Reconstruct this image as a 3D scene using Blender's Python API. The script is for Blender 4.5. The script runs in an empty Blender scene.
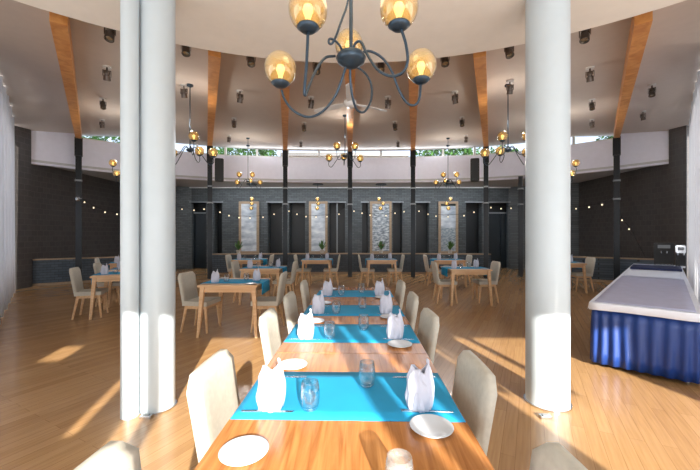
import bpy, bmesh, math, random
from mathutils import Vector, Matrix, noise
random.seed(7)
PI = math.pi
SC = bpy.context.scene
COL = SC.collection

# ------------------------------------------------------------------ camera, world, sun, exposure
F = 340.0; H = 1.47                       # focal length in pixels (700 px wide frame), camera height
cd = bpy.data.cameras.new('camera'); cam = bpy.data.objects.new('camera', cd); COL.objects.link(cam)
cam.location = (0, 0, H); cam.rotation_euler = (PI/2, 0, 0)
cd.sensor_width = 36; cd.lens = F*36/700; cd.clip_start = .05; cd.clip_end = 300
SC.camera = cam
vs = SC.view_settings; vs.view_transform = 'Standard'; vs.look = 'None'; vs.gamma = 1; vs.use_curve_mapping = False
vs.exposure = 0.38
W = bpy.data.worlds.new('world'); SC.world = W; W.use_nodes = True
bg = W.node_tree.nodes['Background']; bg.inputs[0].default_value = (.72, .83, 1, 1); bg.inputs[1].default_value = 1.3
def light(name, kind, loc, energy, color=(1,1,1), d=None, size=None, **kw):
    l = bpy.data.lights.new(name, kind); l.energy = energy; l.color = color
    o = bpy.data.objects.new(name, l); COL.objects.link(o); o.location = loc
    if d is not None: o.rotation_euler = Vector(d).to_track_quat('-Z', 'Y').to_euler()
    if kind == 'AREA': l.shape = 'RECTANGLE'; l.size, l.size_y = size
    for k, v in kw.items(): setattr(l, k, v)
    return o
light('sun', 'SUN', (0, -20, 12), 13, (1, .94, .84), d=(-.234, .972, -.385), angle=.009)
light('window_daylight', 'AREA', (0, -2.8, 1.6), 190, (.95, .97, 1), d=(0, 1, .9), size=(8.6, 2.2))  # added soft fill behind the viewer, tilted up to brighten the round soffit
for s_ in (-1, 1):
    light('side_window_daylight', 'AREA', (s_*4.75, .8, 1.9), 90, (.86, .93, 1), d=(-s_, .35, .4), size=(7, 3))  # added fill just inside the solid near walls, which have no windows
    light('sheer_window_daylight', 'AREA', (s_*7.6, 6.2, 2.3), 200, (.9, .95, 1), d=(-s_*.72, .70, 0), size=(6.0, 4.0))
light('clerestory_daylight', 'AREA', (0, 12.95, 4.62), 60, (.85, .92, 1), d=(0, -1, -.5), size=(9, .25))
light('corridor_daylight', 'AREA', (0, 13.7, 3.5), 150, (.85, .92, 1), d=(0, .25, -1), size=(12, .8))  # added fill under the closed recess ceiling, brightening the back of the room

# ------------------------------------------------------------------ pixel helpers (measuring only)
def G(px, py, z=0.0):                      # the point at height z seen at pixel
    Y = F*(H-z)/(py-235); return Vector(((px-350)/F*Y, Y, z))
def D(px, py, Y): return Vector(((px-350)/F*Y, Y, H+(235-py)/F*Y))

# ------------------------------------------------------------------ materials
def new_mat(name):
    m = bpy.data.materials.new(name); m.use_nodes = True
    nt = m.node_tree; return m, nt, nt.nodes['Principled BSDF']
def setp(b, **k):
    for n, v in k.items():
        b.inputs[n].default_value = v
def rgb(r, g, b):                          # sRGB 0..255 to linear
    f = lambda c: (c/255/12.92) if c/255 <= .04045 else ((c/255+.055)/1.055)**2.4
    return (f(r), f(g), f(b), 1)
def mat(name, col, rough=.5, metal=0, var=.06, scale=8, bump=0, bscale=60, **kw):
    m, nt, b = new_mat(name)
    tc = nt.nodes.new('ShaderNodeTexCoord'); nz = nt.nodes.new('ShaderNodeTexNoise'); nz.inputs['Scale'].default_value = scale
    nz.inputs['Detail'].default_value = 4
    nt.links.new(tc.outputs['Object'], nz.inputs['Vector'])
    cr = nt.nodes.new('ShaderNodeValToRGB')
    c = col; cr.color_ramp.elements[0].position = .3; cr.color_ramp.elements[1].position = .7
    cr.color_ramp.elements[0].color = tuple(x*(1-var) for x in c[:3])+(1,)
    cr.color_ramp.elements[1].color = tuple(min(1, x*(1+var)) for x in c[:3])+(1,)
    nt.links.new(nz.outputs['Fac'], cr.inputs['Fac']); nt.links.new(cr.outputs['Color'], b.inputs['Base Color'])
    setp(b, Roughness=rough, Metallic=metal)
    if bump:
        n2 = nt.nodes.new('ShaderNodeTexNoise'); n2.inputs['Scale'].default_value = bscale
        nt.links.new(tc.outputs['Object'], n2.inputs['Vector'])
        bp = nt.nodes.new('ShaderNodeBump'); bp.inputs['Strength'].default_value = bump; bp.inputs['Distance'].default_value = .01
        nt.links.new(n2.outputs['Fac'], bp.inputs['Height']); nt.links.new(bp.outputs['Normal'], b.inputs['Normal'])
    for k, v in kw.items():
        b.inputs[k].default_value = v
    return m
def wood(name, c1, c2, rough=.35, scale=(1, 14, 14), **kw):
    m, nt, b = new_mat(name)
    tc = nt.nodes.new('ShaderNodeTexCoord'); mp = nt.nodes.new('ShaderNodeMapping'); mp.inputs['Scale'].default_value = scale
    nz = nt.nodes.new('ShaderNodeTexNoise'); nz.inputs['Scale'].default_value = 2.2; nz.inputs['Detail'].default_value = 7; nz.inputs['Distortion'].default_value = .8
    cr = nt.nodes.new('ShaderNodeValToRGB'); cr.color_ramp.elements[0].position = .32; cr.color_ramp.elements[1].position = .68
    cr.color_ramp.elements[0].color = c1; cr.color_ramp.elements[1].color = c2
    nt.links.new(tc.outputs['Object'], mp.inputs[0]); nt.links.new(mp.outputs[0], nz.inputs['Vector'])
    nt.links.new(nz.outputs['Fac'], cr.inputs[0]); nt.links.new(cr.outputs[0], b.inputs['Base Color'])
    setp(b, Roughness=rough)
    for k, v in kw.items(): b.inputs[k].default_value = v
    return m
def brick(name, c1, c2, mortar, bw=.24, bh=.075, rough=.55, bump=.35, vertical=True):
    m, nt, b = new_mat(name)
    tc = nt.nodes.new('ShaderNodeTexCoord'); sx = nt.nodes.new('ShaderNodeSeparateXYZ'); cx = nt.nodes.new('ShaderNodeCombineXYZ')
    ad = nt.nodes.new('ShaderNodeMath'); ad.operation = 'ADD'
    nt.links.new(tc.outputs['Object'], sx.inputs[0]); nt.links.new(sx.outputs[0], ad.inputs[0]); nt.links.new(sx.outputs[1], ad.inputs[1])
    nt.links.new(ad.outputs[0], cx.inputs[0]); nt.links.new(sx.outputs[2], cx.inputs[1])
    br = nt.nodes.new('ShaderNodeTexBrick'); br.inputs['Scale'].default_value = 1
    br.inputs['Brick Width'].default_value = bw; br.inputs['Row Height'].default_value = bh; br.inputs['Mortar Size'].default_value = .006
    br.inputs['Color1'].default_value = c1; br.inputs['Color2'].default_value = c2; br.inputs['Mortar'].default_value = mortar
    nt.links.new(cx.outputs[0], br.inputs['Vector']); nt.links.new(br.outputs['Color'], b.inputs['Base Color'])
    bp = nt.nodes.new('ShaderNodeBump'); bp.inputs['Strength'].default_value = bump; bp.inputs['Distance'].default_value = .01; bp.invert = True
    nt.links.new(br.outputs['Fac'], bp.inputs['Height']); nt.links.new(bp.outputs['Normal'], b.inputs['Normal'])
    setp(b, Roughness=rough); return m
def floor_mat():
    m, nt, b = new_mat('oak_laminate')
    tc = nt.nodes.new('ShaderNodeTexCoord'); mp = nt.nodes.new('ShaderNodeMapping'); mp.inputs['Rotation'].default_value = (0, 0, math.radians(-62))
    br = nt.nodes.new('ShaderNodeTexBrick'); br.inputs['Scale'].default_value = 1; br.inputs['Brick Width'].default_value = 1.25; br.inputs['Row Height'].default_value = .09
    br.inputs['Mortar Size'].default_value = .0015; br.inputs['Bias'].default_value = 0
    br.inputs['Color1'].default_value = rgb(162, 125, 84); br.inputs['Color2'].default_value = rgb(177, 140, 97); br.inputs['Mortar'].default_value = rgb(138, 102, 66)
    m2 = nt.nodes.new('ShaderNodeMapping'); m2.inputs['Scale'].default_value = (1.5, 26, 1)
    nz = nt.nodes.new('ShaderNodeTexNoise'); nz.inputs['Scale'].default_value = 2; nz.inputs['Detail'].default_value = 6
    cr = nt.nodes.new('ShaderNodeValToRGB'); cr.color_ramp.elements[0].position = .3; cr.color_ramp.elements[1].position = .7
    cr.color_ramp.elements[0].color = (.86, .84, .82, 1); cr.color_ramp.elements[1].color = (1.06, 1.06, 1.06, 1)
    mx = nt.nodes.new('ShaderNodeMix'); mx.data_type = 'RGBA'; mx.blend_type = 'MULTIPLY'; mx.inputs[0].default_value = 1
    L = nt.links.new
    L(tc.outputs['Object'], mp.inputs[0]); L(mp.outputs[0], br.inputs['Vector']); L(mp.outputs[0], m2.inputs[0]); L(m2.outputs[0], nz.inputs['Vector'])
    L(nz.outputs['Fac'], cr.inputs[0]); L(br.outputs['Color'], mx.inputs[6]); L(cr.outputs[0], mx.inputs[7]); L(mx.outputs[2], b.inputs['Base Color'])
    setp(b, Roughness=.26); b.inputs['Coat Weight'].default_value = .15; b.inputs['Coat Roughness'].default_value = .12
    return m
def thin_glass(name, tint=(1, 1, 1, 1), body=0.0, bodycol=(1, 1, 1, 1), rough=.02, ior=1.45, shine=1.0):
    m, nt, b = new_mat(name); L = nt.links.new
    tr = nt.nodes.new('ShaderNodeBsdfTransparent'); tr.inputs[0].default_value = tint
    gl = nt.nodes.new('ShaderNodeBsdfGlossy'); gl.inputs['Roughness'].default_value = rough
    fr = nt.nodes.new('ShaderNodeLayerWeight'); fr.inputs['Blend'].default_value = .16*shine
    m1 = nt.nodes.new('ShaderNodeMixShader'); m2 = nt.nodes.new('ShaderNodeMixShader')
    setp(b, Roughness=.12); b.inputs['Base Color'].default_value = bodycol
    m1.inputs[0].default_value = body; L(tr.outputs[0], m1.inputs[1]); L(b.outputs[0], m1.inputs[2])
    L(fr.outputs['Facing'], m2.inputs[0]); L(m1.outputs[0], m2.inputs[1]); L(gl.outputs[0], m2.inputs[2])
    L(m2.outputs[0], nt.nodes['Material Output'].inputs['Surface'])
    return m
def sheer(name, col, t=.35):
    m, nt, b = new_mat(name); L = nt.links.new
    tl = nt.nodes.new('ShaderNodeBsdfTranslucent'); tl.inputs[0].default_value = col
    b.inputs['Base Color'].default_value = col; setp(b, Roughness=.8)
    mx = nt.nodes.new('ShaderNodeMixShader'); mx.inputs[0].default_value = t
    L(b.outputs[0], mx.inputs[1]); L(tl.outputs[0], mx.inputs[2]); L(mx.outputs[0], nt.nodes['Material Output'].inputs['Surface'])
    return m
def emit(name, col, s):
    m, nt, b = new_mat(name); b.inputs['Base Color'].default_value = col
    b.inputs['Emission Color'].default_value = col; b.inputs['Emission Strength'].default_value = s; return m
M = {}
M['floor'] = floor_mat()
M['ring'] = mat('ring_plaster', rgb(244, 238, 228), .8, var=.02)
M['ceil'] = mat('ceiling_plaster', rgb(202, 192, 184), .8, var=.02)
M['band'] = mat('bulkhead_paint', rgb(238, 238, 250), .6, var=.02)
M['soffit'] = mat('soffit_paint', rgb(196, 196, 198), .7, var=.03)
M['beam'] = wood('glulam', rgb(196, 128, 66), rgb(226, 164, 98), .45, (3, 3, 3))
M['post'] = mat('post_steel', rgb(34, 38, 42), .35, .5)
M['column'] = mat('column_paint', rgb(190, 201, 207), .3, var=.015)
M['brick'] = brick('slate_brick', rgb(92, 98, 101), rgb(74, 80, 83), rgb(50, 55, 57))
M['lowbrick'] = brick('blue_brick', rgb(78, 92, 106), rgb(62, 76, 88), rgb(40, 48, 54))
M['darktile'] = brick('dark_relief_tile', rgb(84, 80, 79), rgb(74, 71, 70), rgb(94, 90, 88), bw=.2, bh=.16, rough=.4, bump=.5)
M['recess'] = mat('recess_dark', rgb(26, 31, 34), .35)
M['doorm'] = mat('door_dark_teal', rgb(38, 47, 53), .3)
M['cap'] = wood('cap_wood', rgb(150, 128, 104), rgb(178, 156, 130), .5)
M['greytrim'] = mat('grey_trim', rgb(138, 144, 148), .5)
M['white'] = mat('white_gloss', rgb(232, 232, 230), .25, var=.02)
M['cream'] = mat('chair_fabric', rgb(190, 186, 174), .9, var=.07, scale=40, bump=.35, bscale=350)
M['oak'] = wood('oak_light', rgb(196, 154, 110), rgb(218, 182, 140), .4)
M['honey'] = wood('honey_table', rgb(150, 96, 50), rgb(188, 130, 76), .2, (22, 1.2, 5))
M['blue'] = mat('cyan_cloth', rgb(10, 142, 190), .75, var=.06, scale=5, bump=.15, bscale=500)
M['napkin'] = mat('napkin_cloth', rgb(192, 195, 210), .8, var=.02)
M['plate'] = mat('porcelain', rgb(196, 202, 208), .15, var=.01)
M['steel'] = mat('cutlery_steel', rgb(205, 208, 212), .18, 1)
M['glass'] = thin_glass('clear_glass', (.985, .99, .995, 1), ior=1.4, shine=2.2)
M['frost'] = thin_glass('frosted_tumbler', (.9, .94, .96, 1), .10, (.85, .88, .9, 1))
M['pane'] = thin_glass('window_glass', (.96, .98, 1, 1), ior=1.25)
M['amber'] = thin_glass('amber_glass', (1, .90, .66, 1), .26, rgb(240, 210, 140), .05, 1.5, 1.8)
M['bulb'] = emit('warm_bulb', (1, .80, .5, 1), 1.8)
M['bulbs'] = emit('festoon_bulb', (1, .82, .55, 1), 1.2)
M['iron'] = mat('blue_grey_iron', rgb(52, 68, 82), .38, .5, var=.15)
M['black'] = mat('black_plastic', rgb(24, 25, 27), .4)
M['spot'] = mat('spot_dark_metal', rgb(96, 88, 82), .35, .6)
M['lens'] = mat('spot_lens', rgb(190, 180, 160), .15, .8)
M['skirt'] = mat('royal_blue_satin', rgb(22, 56, 124), .42, var=.12, scale=3)
M['lilac'] = mat('lilac_grey_cloth', rgb(176, 180, 208), .7, var=.05)
M['cloth'] = mat('white_cloth', rgb(226, 234, 248), .7, var=.02)
M['navy'] = mat('navy_cloth', rgb(28, 42, 84), .7)
M['curtain'] = sheer('sheer_curtain', (.66, .67, .70, 1), .35)
M['leaf'] = mat('leaf_green', rgb(70, 110, 52), .5, var=.35, scale=10)
M['bark'] = mat('bark', rgb(84, 66, 50), .9)
M['pot'] = mat('pot_ceramic', rgb(190, 186, 178), .5)
M['pink'] = mat('pink_flower', rgb(196, 84, 110), .6)
M['build'] = mat('pale_pink_render', rgb(226, 190, 170), .8)
M['chrome'] = mat('chrome', rgb(200, 205, 210), .12, 1)
# relief / seascape picture panels
def panel_mat(name, a, b_, c, sc):
    m, nt, b = new_mat(name); L = nt.links.new
    tc = nt.nodes.new('ShaderNodeTexCoord'); vo = nt.nodes.new('ShaderNodeTexNoise'); vo.inputs['Scale'].default_value = sc; vo.inputs['Detail'].default_value = 8
    mp = nt.nodes.new('ShaderNodeMapping'); mp.inputs['Scale'].default_value = (1, 1, 2.5)
    cr = nt.nodes.new('ShaderNodeValToRGB'); e = cr.color_ramp.elements; e[0].position = .36; e[0].color = a; e[1].position = .62; e[1].color = c
    n = e.new(.5); n.color = b_
    L(tc.outputs['Object'], mp.inputs[0]); L(mp.outputs[0], vo.inputs['Vector']); L(vo.outputs['Fac'], cr.inputs[0]); L(cr.outputs[0], b.inputs['Base Color'])
    setp(b, Roughness=.3); return m
M['pic1'] = panel_mat('misty_picture', rgb(150, 160, 172), rgb(190, 198, 206), rgb(226, 230, 232), 1.5)
M['pic2'] = panel_mat('stone_picture', rgb(96, 106, 116), rgb(150, 160, 168), rgb(206, 212, 216), 6)
M['pic3'] = panel_mat('water_picture', rgb(110, 124, 134), rgb(150, 162, 170), rgb(180, 188, 192), 9)

# ------------------------------------------------------------------ mesh helpers
def obj(name, bm, m, parent=None, smooth=False, bevel=0):
    if bevel: bmesh.ops.bevel(bm, geom=[e for e in bm.edges if e.calc_length() > bevel*2.2 and len(e.link_faces) == 2 and e.calc_face_angle() > .5], offset=bevel, segments=2, affect='EDGES')
    bmesh.ops.recalc_face_normals(bm, faces=bm.faces)
    me = bpy.data.meshes.new(name); bm.to_mesh(me); bm.free()
    me.materials.append(m)
    if smooth:
        me.polygons.foreach_set('use_smooth', [True]*len(me.polygons))
        if smooth != 'all': me.set_sharp_from_angle(angle=math.radians(40))
    o = bpy.data.objects.new(name, me); COL.objects.link(o)
    if parent: o.parent = parent
    return o
def NB(): return bmesh.new()
def box(bm, c, s, rz=0, ry=0, rx=0, taper=1):
    r = bmesh.ops.create_cube(bm, size=1)['verts']
    mt = Matrix.Translation(c) @ Matrix.Rotation(rz, 4, 'Z') @ Matrix.Rotation(ry, 4, 'Y') @ Matrix.Rotation(rx, 4, 'X')
    for v in r:
        t = taper if v.co.z < 0 else 1
        v.co = mt @ Vector((v.co.x*s[0]*t, v.co.y*s[1]*t, v.co.z*s[2]))
    return bm
def cone(bm, p0, p1, r0, r1, n=16, caps=True):
    p0, p1 = Vector(p0), Vector(p1); d = (p1-p0); q = d.to_track_quat('Z', 'Y')
    a = []; b = []
    for i in range(n):
        t = 2*PI*i/n; u = Vector((math.cos(t), math.sin(t), 0))
        a.append(bm.verts.new(p0+q@(u*r0))); b.append(bm.verts.new(p1+q@(u*r1)))
    for i in range(n):
        bm.faces.new((a[i], a[(i+1) % n], b[(i+1) % n], b[i]))
    if caps: bm.faces.new(a[::-1]); bm.faces.new(b)
    return bm
def catmull(P, k=8):
    P = [Vector(p) for p in P]; Q = [P[0]*2-P[1]]+P+[P[-1]*2-P[-2]]; out = []
    for i in range(1, len(Q)-2):
        a, b, c, d = Q[i-1:i+3]
        for j in range(k):
            t = j/k; out.append(.5*((2*b)+(c-a)*t+(2*a-5*b+4*c-d)*t*t+(3*b-a-3*c+d)*t**3))
    out.append(P[-1]); return out
def tube(bm, pts, r, n=8):
    pts = [Vector(p) for p in pts]; rings = []; up = Vector((.13, .21, .97)); prev = None
    for i, p in enumerate(pts):
        t = (pts[min(i+1, len(pts)-1)]-pts[max(i-1, 0)]).normalized()
        if prev is None: x = t.cross(up).normalized()
        else: x = (prev-t*prev.dot(t)).normalized()
        prev = x; y = t.cross(x)
        rings.append([bm.verts.new(p+(x*math.cos(2*PI*j/n)+y*math.sin(2*PI*j/n))*r) for j in range(n)])
    for a, b in zip(rings, rings[1:]):
        for j in range(n): bm.faces.new((a[j], a[(j+1) % n], b[(j+1) % n], b[j]))
    bm.faces.new(rings[0][::-1]); bm.faces.new(rings[-1]); return bm
def lathe(bm, prof, c=(0, 0, 0), n=24, q=None):
    c = Vector(c); rings = []
    for r, z in prof:
        if r < 1e-5:
            v = Vector((0, 0, z)); v = q@v if q else v
            rings.append([bm.verts.new(c+v)]); continue
        ring = []
        for j in range(n):
            v = Vector((r*math.cos(2*PI*j/n), r*math.sin(2*PI*j/n), z)); v = q@v if q else v
            ring.append(bm.verts.new(c+v))
        rings.append(ring)
    for a, b in zip(rings, rings[1:]):
        if len(a) == 1 and len(b) == 1: continue
        for j in range(n):
            k = (j+1) % n
            if len(a) == 1: bm.faces.new((a[0], b[k], b[j]))
            elif len(b) == 1: bm.faces.new((a[j], a[k], b[0]))
            else: bm.faces.new((a[j], a[k], b[k], b[j]))
    return bm
def prism(bm, poly, z0, z1):
    a = [bm.verts.new((x, y, z0)) for x, y in poly]; b = [bm.verts.new((x, y, z1)) for x, y in poly]; n = len(a)
    for i in range(n): bm.faces.new((a[i], a[(i+1) % n], b[(i+1) % n], b[i]))
    bm.faces.new(a[::-1]); bm.faces.new(b); return bm
def ribbon(bm, pts, th, z0, z1):            # vertical wall along a polyline, thickness to the left side
    pts = [Vector(p) for p in pts]; n = len(pts); off = []
    for i in range(n):
        t = (pts[min(i+1, n-1)]-pts[max(i-1, 0)]).normalized(); off.append(pts[i]+Vector((-t.y, t.x))*th)
    poly = [(p.x, p.y) for p in pts]+[(p.x, p.y) for p in off[::-1]]
    return prism(bm, poly, z0, z1) if n == 2 else ribbon_strip(bm, pts, off, z0, z1)
def ribbon_strip(bm, A, B, z0, z1):
    R = []
    for a, b in zip(A, B):
        R.append([bm.verts.new((a.x, a.y, z0)), bm.verts.new((a.x, a.y, z1)), bm.verts.new((b.x, b.y, z1)), bm.verts.new((b.x, b.y, z0))])
    for p, q in zip(R, R[1:]):
        for j in range(4): bm.faces.new((p[j], p[(j+1) % 4], q[(j+1) % 4], q[j]))
    bm.faces.new(R[0][::-1]); bm.faces.new(R[-1]); return bm
def thing(name, label, cat, loc=(0, 0, 0), rz=0, group=None):
    o = bpy.data.objects.new(name, None); COL.objects.link(o); o.empty_display_size = .1
    o.location = loc; o.rotation_euler = (0, 0, rz); o['label'] = label; o['category'] = cat
    if group: o['group'] = group
    return o
def tag(o, label, cat, group=None, kind=None):
    o['label'] = label; o['category'] = cat
    if group: o['group'] = group
    if kind: o['kind'] = kind
    return o
def struct(o): o['kind'] = 'structure'; return o
def dup(src, loc, rz, label, group=None):
    r = src.copy(); COL.objects.link(r); r.location = loc; r.rotation_euler = (0, 0, rz); r['label'] = label
    if group: r['group'] = group
    for ch in src.children:
        c = ch.copy(); COL.objects.link(c); c.parent = r
        for g in ch.children:
            d = g.copy(); COL.objects.link(d); d.parent = c
    return r
PROTO = {}
def inst(key, make, loc, rz, label, group=None):      # first call builds, the others copy
    if key not in PROTO:
        o = make(); PROTO[key] = o; o.location = loc; o.rotation_euler = (0, 0, rz); o['label'] = label
        if group: o['group'] = group
        return o
    return dup(PROTO[key], loc, rz, label, group)

# ------------------------------------------------------------------ the shell
def zc(x, y): return 3.84+.1*(math.hypot(x, y+.1)-4.2)-.2*max(0, abs(x)-7.5)
SIDE = [(9.0, 9.1), (9.12, 9.6)]
BULK = [(-9.12, 9.6), (-8.35, 10.5), (-6.5, 12.1), (-4.7, 12.8), (-2.4, 13.1), (0, 13.15), (2.4, 13.1), (4.7, 12.8), (6.5, 12.1), (8.35, 10.5), (9.12, 9.6)]
bm = box(NB(), (0, 6.5, -.06), (22, 20, .12)); struct(obj('floor', bm, M['floor']))
# outer ceiling : a shallow cone rising outwards from the ring
LOOP = BULK+[(9.6, 9.0), (5.5, 4.5), (5.1, -3.05), (-5.1, -3.05), (-5.5, 4.5), (-9.6, 9.0)]
def ray_out(th):
    d = Vector((math.sin(th), math.cos(th))); o = Vector((0, -.1)); best = None
    for i in range(len(LOOP)):
        a = Vector(LOOP[i]); b = Vector(LOOP[(i+1) % len(LOOP)]); e = b-a
        den = d.x*e.y-d.y*e.x
        if abs(den) < 1e-9: continue
        w = a-o; t = (w.x*e.y-w.y*e.x)/den; s = (w.x*d.y-w.y*d.x)/den
        if t > 0 and -1e-6 <= s <= 1+1e-6 and (best is None or t < best): best = t
    return best or 5
bm = NB(); N = 240; rows = []
for i in range(N):
    th = 2*PI*i/N; ro = ray_out(th)+.25; ri = min(3.95, ro-.05); row = []
    for k in range(9):
        r = ri+(ro-ri)*k/8; x, y = math.sin(th)*r, -.1+math.cos(th)*r
        row.append((bm.verts.new((x, y, zc(x, y))), bm.verts.new((x, y, zc(x, y)+.12))))
    rows.append(row)
for i in range(N):
    a, b = rows[i], rows[(i+1) % N]
    for k in range(8):
        bm.faces.new((a[k][0], b[k][0], b[k+1][0], a[k+1][0])); bm.faces.new((a[k][1], a[k+1][1], b[k+1][1], b[k][1]))
    bm.faces.new((a[8][0], b[8][0], b[8][1], a[8][1])); bm.faces.new((a[0][0], a[0][1], b[0][1], b[0][0]))
struct(obj('ceiling', bm, M['ceil'], smooth=True))
# lowered round soffit over the long table
bm = NB(); prism(bm, [(4.63*math.sin(2*PI*i/160), max(-3.04, -.5+4.63*math.cos(2*PI*i/160))) for i in range(160)], 3.56, 3.80)
struct(obj('ceiling_ring', bm, M['ring'], smooth=True))
# bulkhead band under the clerestory, and the recess ceiling behind it
struct(obj('wall_bulkhead', ribbon(NB(), BULK, .14, 3.5, 4.46), M['band']))
bm = NB(); prism(bm, [(x*1.0, y-.02) for x, y in BULK][::-1]+[(-10.2, 9.6), (-10.2, 16.2), (10.2, 16.2), (10.2, 9.6)], 3.555, 3.62)
struct(obj('ceiling_recess', bm, M['soffit']))
for s_, nm in ((-1, 'left'), (1, 'right')):
    P_ = [(s_*9.12, 9.6), (s_*8.35, 10.5)]
    struct(obj('wall_bulkhead_top_'+nm, ribbon(NB(), P_ if s_ < 0 else P_[::-1], .14, 4.46, 4.62), M['band']))
# clerestory windows
n = 1
for (a, b) in zip(BULK[1:-2], BULK[2:-1]):
    a = Vector(a); b = Vector(b); t = (b-a).normalized(); nn = Vector((-t.y, t.x)); L = (b-a).length
    zt = min(zc(a.x, a.y), zc(b.x, b.y)); zt2 = max(zc(a.x, a.y), zc(b.x, b.y))+.02
    ang = math.atan2(t.y, t.x)
    bm = NB(); c = (a+b)/2+nn*.07
    box(bm, (c.x, c.y, 4.475), (L, .12, .035), ang)
    for s in (0, .5, 1):
        p = a+(b-a)*s+nn*.07
        box(bm, (p.x, p.y, (4.46+zt2)/2), (.07, .11, zt2-4.46), ang)
    f = struct(obj('window_%d' % n, bm, M['white']))
    bm = NB(); box(bm, (c.x, c.y, (4.46+zt2)/2), (L, .012, zt2-4.46), ang); obj('pane', bm, M['pane'], f); n += 1
# side walls of dark relief tile, their pillars and the corner
for s, nm in ((-1, 'left'), (1, 'right')):
    bm = NB(); prism(bm, [(s*9.12, 9.6), (s*9.3, 9.6), (s*9.3, 13.6), (s*9.12, 13.6)], 0, 3.56)
    struct(obj('wall_'+nm, bm, M['darktile']))
    bm = NB(); prism(bm, [(s*9.0, 9.1), (s*9.5, 9.1), (s*9.5, 9.6), (s*9.0, 9.6)], 0, 4.85)
    struct(obj('wall_%s_pillar' % nm, bm, M['darktile']))
    bm = NB(); prism(bm, [(s*9.2, 13.5), (s*9.2, 13.7), (s*6.9, 15.0), (s*6.9, 14.8)], 0, 3.56)
    struct(obj('wall_%s_corner' % nm, bm, M['brick']))
# back wall in slate brick with dark recesses: piers between px boundaries at Y=14.8
YB = 14.8
def wx(px, Y=YB): return (px-350)/F*Y
holes = [(178, 206, 'door'), (214, 222, ''), (267.5, 282, ''), (289, 305, ''), (329, 345, 'split'), (362, 368, ''), (393, 402.5, ''), (416, 429, ''), (466, 482, ''), (489, 517, 'door')]
x = -7.2; ztop = 2.9
for i, (a, b, k) in enumerate(holes):
    xa, xb = wx(a), wx(b)
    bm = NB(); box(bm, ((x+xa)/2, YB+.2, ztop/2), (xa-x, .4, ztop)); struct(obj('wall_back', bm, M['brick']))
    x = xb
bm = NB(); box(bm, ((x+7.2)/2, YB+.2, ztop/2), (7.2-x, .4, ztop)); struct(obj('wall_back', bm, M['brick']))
bm = NB(); box(bm, (0, YB+.2, (ztop+3.56)/2), (14.4, .4, 3.56-ztop)); struct(obj('wall_back_lintel', bm, M['brick']))
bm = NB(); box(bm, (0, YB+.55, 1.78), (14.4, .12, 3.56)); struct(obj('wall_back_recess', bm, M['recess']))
n = 1; dn = 1
for a, b, k in holes:
    xa, xb = wx(a), wx(b)
    bm = NB(); box(bm, ((xa+xb)/2, YB-.02, ztop), (xb-xa+.1, .05, .05)); struct(obj('trim_%d' % n, bm, M['greytrim'])); n += 1
    if k == 'door':
        bm = NB(); w = xb-xa-.02
        box(bm, ((xa+xb)/2-w/4, YB+.28, 1.2), (w/2-.02, .05, 2.4)); box(bm, ((xa+xb)/2+w/4, YB+.28, 1.2), (w/2-.02, .05, 2.4))
        d = struct(obj('door_%d' % dn, bm, M['doorm'], bevel=.008)); dn += 1
        hb = NB(); hx = (xa+xb)/2+(.1 if a < 300 else -.1)
        tube(hb, [(hx, YB+.23, 1.0), (hx, YB+.19, 1.0), (hx+.1, YB+.19, 1.0)], .012); obj('door_handle', hb, M['chrome'], d)
        bm = NB(); box(bm, ((xa+xb)/2, YB+.3, 2.45), (w, .1, .06)); obj('door_frame', bm, M['greytrim'], d)
    if k == 'split':
        bm = NB(); box(bm, ((xa+xb)/2, YB+.1, ztop/2), (.05, .1, ztop)); struct(obj('trim_%d' % n, bm, M['greytrim'])); n += 1
bm = NB(); box(bm, (0, YB-.02, 3.53), (14.3, .04, .045)); struct(obj('trim_%d' % n, bm, M['white'])); n += 1
# low brick wall under the posts, with a wooden cap
lows = [([(-9.1, 9.75), (-8.2, 10.42), (-7.3, 11.0), (-6.6, 12.0)], 'left'), ([(-5.25, 12.55), (-4.6, 12.62), (-2.4, 12.85), (0, 12.92), (2.4, 12.85), (4.6, 12.62), (5.2, 12.55)], 'back'), ([(6.6, 12.0), (7.3, 11.0), (8.2, 10.42), (9.1, 9.75)], 'right')]
for pts, nm in lows:
    struct(obj('wall_low_'+nm, ribbon(NB(), pts, .16, 0, .74), M['lowbrick']))
    P = [Vector(p) for p in pts]; Q = []
    for i, p in enumerate(P):
        t = (P[min(i+1, len(P)-1)]-P[max(i-1, 0)]).normalized(); Q.append(p-Vector((-t.y, t.x))*.03)
    struct(obj('trim_%d' % n, ribbon(NB(), Q, .22, .74, .775), M['cap'])); n += 1
    struct(obj('baseboard_'+nm, ribbon(NB(), [q+(p-q)*.4 for p, q in zip(P, Q)], .018, 0, .07), M['cap']))
# unseen rear window wall, built solid; its openings are shaped to throw the sun patches
def seg(x0, x1, z0, z1, m, nm): 
    bm = NB(); box(bm, ((x0+x1)/2, -3.0, (z0+z1)/2), (x1-x0, .08, z1-z0)); return struct(obj(nm, bm, M[m]))
zh = 3.12
seg(-4.95, 4.95, zh, 4.1, 'white', 'wall_rear_header')
xs = [(-4.95, -1.97), (-1.70, -.79), (-.69, -.43), (-.27, -.17), (1.17, 1.27), (1.32, 1.40), (1.46, 1.54), (1.57, 2.84), (4.54, 4.95)]
for a, b in xs: seg(a, b, 0, zh, 'white', 'wall_rear')
seg(2.90, 2.98, 2.45, zh, 'white', 'wall_rear'); seg(3.52, 3.60, 2.45, zh, 'white', 'wall_rear'); seg(-1.97, -1.70, 0, 2.74, 'white', 'wall_rear'); seg(-1.97, -1.70, 2.98, zh, 'white', 'wall_rear'); seg(-.79, -.69, 0, 2.16, 'white', 'wall_rear')
for s, nm in ((-1, 'left'), (1, 'right')):
    bm = NB(); prism(bm, [(s*4.95, -3.05), (s*5.05, -3.05), (s*5.05, 4.6), (s*4.95, 4.6)], 0, 4.1)
    struct(obj('wall_near_'+nm, bm, M['white']))

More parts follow.
